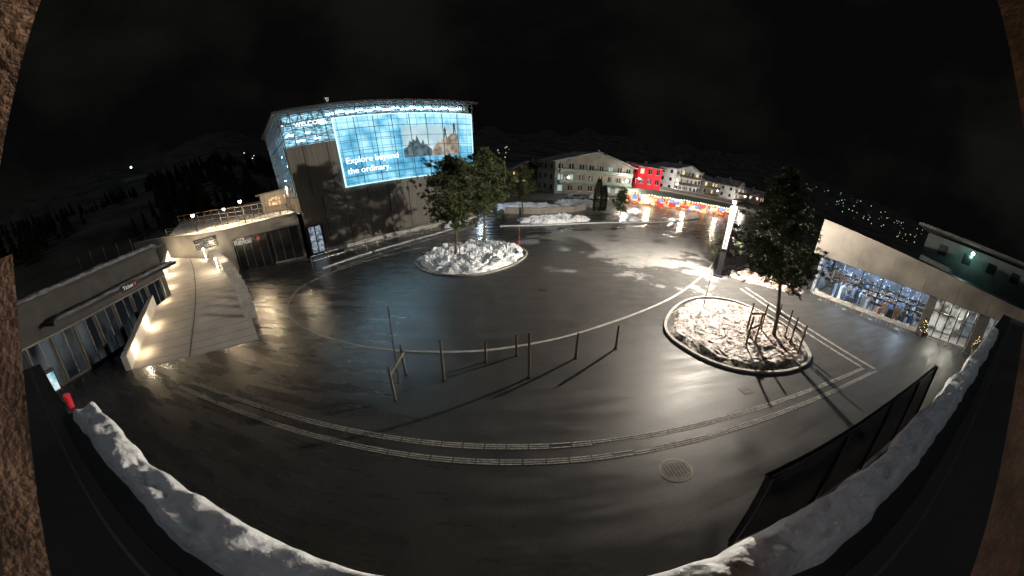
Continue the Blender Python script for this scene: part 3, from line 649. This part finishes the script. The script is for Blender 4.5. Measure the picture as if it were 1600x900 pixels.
# ---------------------------------------------------------------- village houses
litw=E('lit_window',(1,.72,.4),1.3);coolw=E('cool_window',(.55,.8,.72),.6);darkw=M('dark_window',(.02,.022,.025),.15,var=0,bump=0)
snowroof=M('snowy_roof',(.22,.22,.23),.8,scale=.5,var=.8)
def house(name,cx,cy,rz,w,d,he,hr,wall,floors,cols,lit,balc=None,gable=True,roofmat=snowroof,seed=0,litmat=litw):
    rr=random.Random(seed);e=empty(name,(cx,cy,0),rz);g=Geo()
    if gable:
        pr=[(-w/2,0),(w/2,0),(w/2,he),(0,hr),(-w/2,he)]
        for y in(-d/2,d/2):
            for a,b in pr: g.V.append((a,y,b))
        g.F+=[(0,1,2,3,4),(9,8,7,6,5)]+[(i,i+5,(i+1)%5+5,(i+1)%5) for i in range(5)]
    else:
        pr=[(-d/2,0),(d/2,0),(d/2,he),(0,hr),(-d/2,he)]
        for x in(-w/2,w/2):
            for a,b in pr: g.V.append((x,a,b))
        g.F+=[(4,3,2,1,0),(5,6,7,8,9)]+[((i+1)%5,(i+1)%5+5,i+5,i) for i in range(5)]
    g.make('walls',wall,e);g=Geo();o=1.1;th_=.28
    if gable:
        sl=(hr-he)/(w/2)
        for sx in(-1,1):
            A=[(0,hr+.02),(sx*(w/2+o),he-sl*o+.02)];b=len(g.V)
            for y in(-d/2-o,d/2+o):
                for (x,z) in A: g.V+=[(x,y,z),(x,y,z+th_)]
            g.F+=[(b,b+2,b+3,b+1),(b+4,b+5,b+7,b+6),(b+1,b+3,b+7,b+5),(b,b+4,b+6,b+2),(b+2,b+6,b+7,b+3)]
    else:
        sl=(hr-he)/(d/2)
        for sy in(-1,1):
            A=[(0,hr+.02),(sy*(d/2+o),he-sl*o+.02)];b=len(g.V)
            for x in(-w/2-o,w/2+o):
                for (y,z) in A: g.V+=[(x,y,z),(x,y,z+th_)]
            g.F+=[(b,b+2,b+3,b+1),(b+4,b+5,b+7,b+6),(b+1,b+3,b+7,b+5),(b,b+4,b+6,b+2),(b+2,b+6,b+7,b+3)]
    g.make('roof',roofmat,e);fh=he/floors;gs={0:Geo(),1:Geo()};fr=Geo()
    for f in range(floors):
        for c in range(cols):
            x=-w/2+w*(c+.5)/cols;z=fh*(f+.55);k=1 if rr.random()<lit else 0
            gs[k].box((x,-d/2-.03,z),(w/cols*.42,.08,fh*.48));fr.box((x,-d/2-.02,z-fh*.26),(w/cols*.5,.14,.08));fr.box((x,-d/2-.08,z),(.06,.04,fh*.48))
    for sx in(-1,1):
        for f in range(floors):
            for c in range(3): gs[0].box((sx*(w/2+.02),-d/2+d*(c+.5)/3,fh*(f+.55)),(.08,1.0,fh*.45))
    gs[0].make('dark_windows',darkw,e);gs[1].V and gs[1].make('lit_windows',litmat,e);fr.make('window_frames',white,e)
    if balc:
        g=Geo();b2=Geo()
        for f in range(1,floors):
            z=fh*f;g.box((0,-d/2-.8,z+.02),(w*.94,1.5,.16));b2.box((0,-d/2-1.52,z+.6),(w*.94,.06,.9))
            for i in range(7): g.box((-w*.46+w*.92*i/6,-d/2-1.45,z+fh/2),(.16,.16,fh-.2))
        g.make('balcony_slabs',wall,e);b2.make('balcony_parapets',balc,e)
    g=Geo();g.box((w*.18,d*.1,hr+.3),(.8,.8,1.8));g.make('chimney',concrete,e);return e
cream=M('cream_render',(.22,.215,.185),.85,scale=.5);whr=M('white_render',(.62,.62,.63),.85,scale=.5);redr=M('red_render',(.65,.015,.03),.8,scale=.5)
brown=M('brown_timber',(.10,.06,.035),.8,scale=2);grn=M('balcony_glass',(.14,.20,.17),.4,scale=1)
house('alpine_chalet',20.5,96,math.radians(17),24,12,8.8,12.0,cream,3,8,.3,grn,seed=3,litmat=coolw)
house('alpine_chalet',5,118,.1,12,10,5.5,8.5,brown,2,4,.2,None,seed=4)
house('red_apartment_building',41.0,105,math.radians(15),9.5,9,9.8,10.6,redr,3,3,.3,None,seed=5,gable=False)
house('white_apartment_building',56,110,math.radians(28),15,10,11.0,13.0,whr,4,5,.35,brown,seed=6)
house('village_house',74,122,math.radians(33),14,10,9,11,cream,3,4,.3,brown,seed=7,gable=False)
house('village_house',93,128,math.radians(38),17,11,9,12,whr,3,5,.25,brown,seed=8)
house('village_house',112,132,math.radians(42),14,10,7.5,10,brown,2,4,.2,None,seed=9)
house('village_house',28,122,math.radians(10),14,10,8,11.5,whr,3,4,.3,None,seed=10)
# ---------------------------------------------------------------- lit market street
mk=empty('market_pavilion',(40,72,0),math.radians(-8));g=Geo()
g.V+=[(-14,-3,2.9),(14,-3,2.6),(14,3,3.3),(-14,3,3.6),(-14,-3,3.1),(14,-3,2.8),(14,3,3.5),(-14,3,3.8)];g.F+=[(0,3,2,1),(4,5,6,7),(0,1,5,4),(1,2,6,5),(2,3,7,6),(3,0,4,7)]
g.make('canopy_roof',M('canopy_mint',(.35,.45,.38),.6),mk);g=Geo()
for i in range(11): g.tube((-13.5+i*2.7,-2.8,0),(-13.5+i*2.7,-2.8,2.8),.07)
g.make('columns',white,mk);g=Geo();g.box((0,2.7,1.4),(27,.3,2.8));g.make('lit_back_wall',emis_noise('stall_lit',(.35,.05,.02),(1,.62,.3),.9,1.7,(1,1,1),.4,.6),mk)
for nm,c,s in(('red_stall_fronts',(.9,.08,.05),1.0),('yellow_stall_fronts',(1,.75,.35),1.8),('blue_stall_signs',(.2,.35,.9),1.2)):
    g=Geo()
    for k in range(9): x=R.uniform(-13,13);g.box((x,R.uniform(-2.2,2),R.uniform(.6,2.2)),(R.uniform(.8,2),.4,R.uniform(.4,1.2)))
    g.make(nm,E(nm,c,s),mk)
g=Geo()
for i in range(40): g.ball((-14+i*.72,-3.1,2.75+.12*math.sin(i*1.1)),.09,6,4)
g.make('string_lights',E('mkt_bulb',(1,.85,.6),12),mk)
for x in(-9,0,9): light('stall_light','POINT',(x,-1,2.4),1800,(1,.76,.5),mk,.3)
e=empty('street_shop_front',(52,86,0),math.radians(-25));g=Geo();g.box((0,1,2.2),(22,4,4.4));g.make('walls',cream,e);g=Geo();g.box((0,-1.8,3.4),(22.4,1.8,.2));g.make('awning',white,e)
g=Geo()
for i in range(8): g.box((-9.4+i*2.7,-1.04,1.6),(2.1,.08,2.4))
g.make('lit_shop_windows',emis_noise('shopwin',(.6,.3,.1),(1,.85,.6),.6,2.2,(1,1,1),.4,.6),e)
def sl_(x,y,h,p,c): lamp('street_lamp',(x,y,0),h,p,c,(.8,-.3),40,.32,.2)
sl_(24,72,5.5,3500,(1,.87,.68));sl_(33,88,6,6000,(1,.9,.8));sl_(48,94,6,7000,(1,.92,.84));sl_(70,104,6,6000,(1,.9,.8));sl_(12,78,5,900,(.85,.95,.95));sl_(90,112,6,5000,(1,.88,.76));sl_(-6,56,4.5,1100,(.6,.8,1))
def car(name,x,y,rz,col):
    e=empty(name,(x,y,0),rz);g=Geo();pr=[(-2.1,.35),(2.1,.35),(2.15,.75),(1.3,.9),(.65,1.4),(-1.1,1.42),(-1.9,.95),(-2.15,.85)]
    n=len(pr)
    for yy in(-.85,.85):
        for a,b in pr: g.V.append((a,yy*(0.86 if b>1.2 else 1),b))
    g.F+=[tuple(range(n)),tuple(range(n,2*n))[::-1]]+[(i,i+n,(i+1)%n+n,(i+1)%n) for i in range(n)];g.make('body',col,e)
    g=Geo()
    for a in(-1.35,1.35):
        for b in(-.87,.87): g.tube((a,b-.1,.33),(a,b+.1,.33),.33,n=16)
    g.make('wheels',black,e);g=Geo();g.box((-.2,0,1.16),(1.7,1.66,.32));g.make('side_windows',darkw,e)
cg=M('carpaint_grey',(.2,.2,.22),.3,.5,bump=0);cw=M('carpaint_white',(.6,.6,.62),.3,bump=0)
car('parked_car',30,84,.4,cg);car('parked_car',20,76,.3,cw);car('parked_car',14,73,.3,cg)
# ---------------------------------------------------------------- snowy garden by the road
def blob(name,outl,hmax,seed,mat=snow):
    pts=smooth_path(outl,8,True);n=len(pts);cx=sum(p.x for p in pts)/n;cy=sum(p.y for p in pts)/n;V=[];F=[];K=20
    for k in range(K+1):
        f=1-k/K
        for p in pts:
            j=1+.2*noise.fractal(Vector((p.x*.6,p.y*.6,seed)),1,2,3);x=cx+(p.x-cx)*f*j;y=cy+(p.y-cy)*f*j
            V.append((x,y,max(.012,min(1,k/2)*(hmax*(.6+.8*noise.fractal(Vector((x*.7,y*.7,seed)),1,2,5))+.15*noise.noise(Vector((x*3,y*3,seed)))))))
    for k in range(K):
        for i in range(n): j=(i+1)%n;F.append((k*n+i,k*n+j,(k+1)*n+j,(k+1)*n+i))
    mesh(name,V,F,mat,None,False)
blob('snow_bank',[(1.5,43),(6,42.8),(11,46),(10.5,48),(6,46.5),(1.5,45.5)],.8,1)
blob('snow_bank',[(-3,52),(2,53),(6,56),(9,60),(6,64),(-1,63),(-5,58)],.5,2)
blob('snow_bank',[(11,60),(16,62),(18,70),(12,72),(9,66)],.5,3)
blob('snow_bank',[(-8.5,40.5),(-7,41),(-5.5,46),(-7,47)],.5,4)
blob('snow_bank',[(17.5,47.8),(20,48.6),(20.5,50.5),(18,50.2)],.5,5)
blob('leaf_littered_snow_bank',[(18.8,23.4),(20.5,20.6),(23.5,18.6),(25.6,19.0),(24.5,22.5),(21.5,26)],.3,6,leafsnow)
strip([(-1,51.3),(4,50.6),(10,54),(13,58)],.3,0,1.0).make('garden_wall',concrete)
# ---------------------------------------------------------------- distant lights on the slopes
def slope_lights(name,azr,dr,n,col,s,size,seed,up=7):
    rr=random.Random(seed);g=Geo()
    for i in range(n):
        a=math.radians(rr.uniform(*azr));d=rr.uniform(*dr);x,y=d*math.sin(a),d*math.cos(a);g.ball((x,y,hgt(x,y)+rr.uniform(1.5,up)),size*d*rr.uniform(.35,1.0),5,4)
    g.make(name,E(name+'_glow',col,s),None)
slope_lights('distant_village_lights',(54,70),(280,1400),85,(.65,1,.75),1.1,.0014,1,10)
slope_lights('distant_warm_village_lights',(48,68),(280,900),30,(1,.8,.5),1.1,.0014,2,10)
slope_lights('hillside_house_lights',(-3,0),(300,380),8,(1,.9,.7),1.2,.0016,3)
slope_lights('hillside_farm_lights',(-43,-37),(300,350),7,(1,.95,.8),4,.0022,4)
g=Geo();rr=random.Random(3)
for i in range(900):
    a=math.radians(rr.uniform(-88,-36));d=rr.uniform(95,330);x,y=d*math.sin(a),d*math.cos(a);z=hgt(x,y);h=rr.uniform(5,13);r=h*.2
    if noise.noise(Vector((x*.02,y*.02,5)))<.05: continue
    for k in range(4):
        zz=z+h*(.12+k*.2);q=r*(1-k*.2);b=len(g.V);m_=7
        for j in range(m_): t=6.283*j/m_+k;g.V.append((x+q*math.cos(t)*rr.uniform(.7,1.15),y+q*math.sin(t)*rr.uniform(.7,1.15),zz))
        g.V.append((x,y,zz+h*.36))
        for j in range(m_): g.F.append((b+j,b+(j+1)%m_,b+m_))
g.make('distant_forest',forestm)
az=math.radians(-61.1);px,py=420*math.sin(az),420*math.cos(az);lamp('piste_floodlight',(px,py,hgt(px,py)),12,60000,(.5,1,.85),(0,0),10,1.6,.5)
e=empty('slope_fence');g=Geo()
for i in range(6):
    x,y=-48-i*1.6,24-i*1.9;z=hgt(x,y);g.tube((x,y,z),(x+.5,y,7.6+R.uniform(-.3,.9)),.06,n=6)
g.make('posts',bark,e)
# ---------------------------------------------------------------- building under the camera
e=empty('camera_side_building');g=Geo();g.box((5,-4.3,3.2),(22,8.9,6.4));g.make('walls',dark_conc,e)
g=Geo();g.box((5.6,.21,6.5),(17.2,.34,.2));g.make('parapet_capping',roofdark,e)
snowpatch('parapet_snow',-2.85,8.6,.15,.385,6.6,.15,e,420,16,8,jag=.05,fq=5)
g=Geo();g.box((5,-.05,6.66),(22,.015,.02));g.make('gutter_edge',steel,e)
e=empty('dark_railing_panels');g=Geo();g.box((1.98,.50,6.62),(2.24,.02,.62));g.make('panels',smoked,e)
g=Geo()
for x in(.86,1.42,1.98,2.54,3.1): g.box((x,.485,6.62),(.015,.02,.66))
g.box((1.98,.5,6.95),(2.26,.02,.015));g.make('frame',darkmetal,e)
def plank(name,p0,p1,w,t,parent,mat=woodframe):
    p0,p1,w,t=map(Vector,(p0,p1,w,t));g=Geo();A=[p0,p0+w,p0+w+t,p0+t];Bq=[p1,p1+w,p1+w+t,p1+t];g.V+=[tuple(v) for v in A+Bq]
    g.F+=[(0,1,2,3),(7,6,5,4),(0,4,5,1),(1,5,6,2),(2,6,7,3),(3,7,4,0)];g.make(name,mat,parent)
e=empty('timber_camera_shelter')
plank('upper_left_board',(-.18,.26,8.46),(-.57,.02,8.10),(-.25,.05,.25),(-.03,-.05,0),e)
plank('lower_left_board',(-.13,-.19,7.35),(-.60,.045,8.05),(-.25,-.14,.02),(-.03,-.05,0),e)
plank('upper_right_board',(.18,.25,8.48),(.57,.01,8.09),(.25,.05,.25),(.03,-.05,0),e)
plank('lower_right_board',(.13,-.16,7.34),(.60,.0,8.05),(.25,-.14,.02),(.03,-.05,0),e)
# ---------------------------------------------------------------- world, added fill sun, camera
w=bpy.data.worlds.new('World');bpy.context.scene.world=w;w.use_nodes=True;nt=w.node_tree;bg=nt.nodes['Background']
sky=nt.nodes.new('ShaderNodeTexSky');sky.sky_type='NISHITA';sky.sun_disc=False;sky.sun_elevation=math.radians(-8);sky.sun_rotation=math.radians(150)
nt.links.new(sky.outputs[0],bg.inputs[0]);bg.inputs[1].default_value=.05
bg2=nt.nodes.new('ShaderNodeBackground');ad=nt.nodes.new('ShaderNodeAddShader');tc=nt.nodes.new('ShaderNodeTexCoord');n1=nt.nodes.new('ShaderNodeTexNoise');n1.inputs['Scale'].default_value=2.2;n1.inputs['Detail'].default_value=5
r1=nt.nodes.new('ShaderNodeValToRGB');r1.color_ramp.elements[0].position=.46;r1.color_ramp.elements[0].color=(.0020,.0020,.0021,1);r1.color_ramp.elements[1].position=.76;r1.color_ramp.elements[1].color=(.008,.0078,.0062,1)
nt.links.new(tc.outputs['Generated'],n1.inputs['Vector']);nt.links.new(n1.outputs['Fac'],r1.inputs[0]);nt.links.new(r1.outputs[0],bg2.inputs[0]);nt.links.new(bg.outputs[0],ad.inputs[0]);nt.links.new(bg2.outputs[0],ad.inputs[1]);nt.links.new(ad.outputs[0],nt.nodes['World Output'].inputs[0])
sl=bpy.data.lights.new('night_fill_sun','SUN');sl.energy=.18;sl.angle=math.radians(15);sl.color=(.85,.92,1);so=bpy.data.objects.new('night_fill_sun',sl);so.rotation_euler=(math.radians(35),0,math.radians(-20));C.objects.link(so)  # soft sun lamp added as night fill for snow, ground and facades
cam=bpy.data.cameras.new('camera');co=bpy.data.objects.new('camera',cam);C.objects.link(co)
co.location=(0,0,8);co.rotation_euler=(math.radians(90-22),0,0);cam.clip_start=.01;cam.clip_end=8000
cam.type='PANO';T_=cam.cycles if hasattr(cam,'cycles') and hasattr(cam.cycles,'panorama_type') else cam
T_.panorama_type='EQUIRECTANGULAR';T_.longitude_min=-H90;T_.longitude_max=H90;T_.latitude_min=math.radians(-50.625);T_.latitude_max=math.radians(50.625)
bpy.context.scene.camera=co
bpy.context.scene.view_settings.view_transform='Standard';bpy.context.scene.view_settings.look='None';bpy.context.scene.view_settings.exposure=0
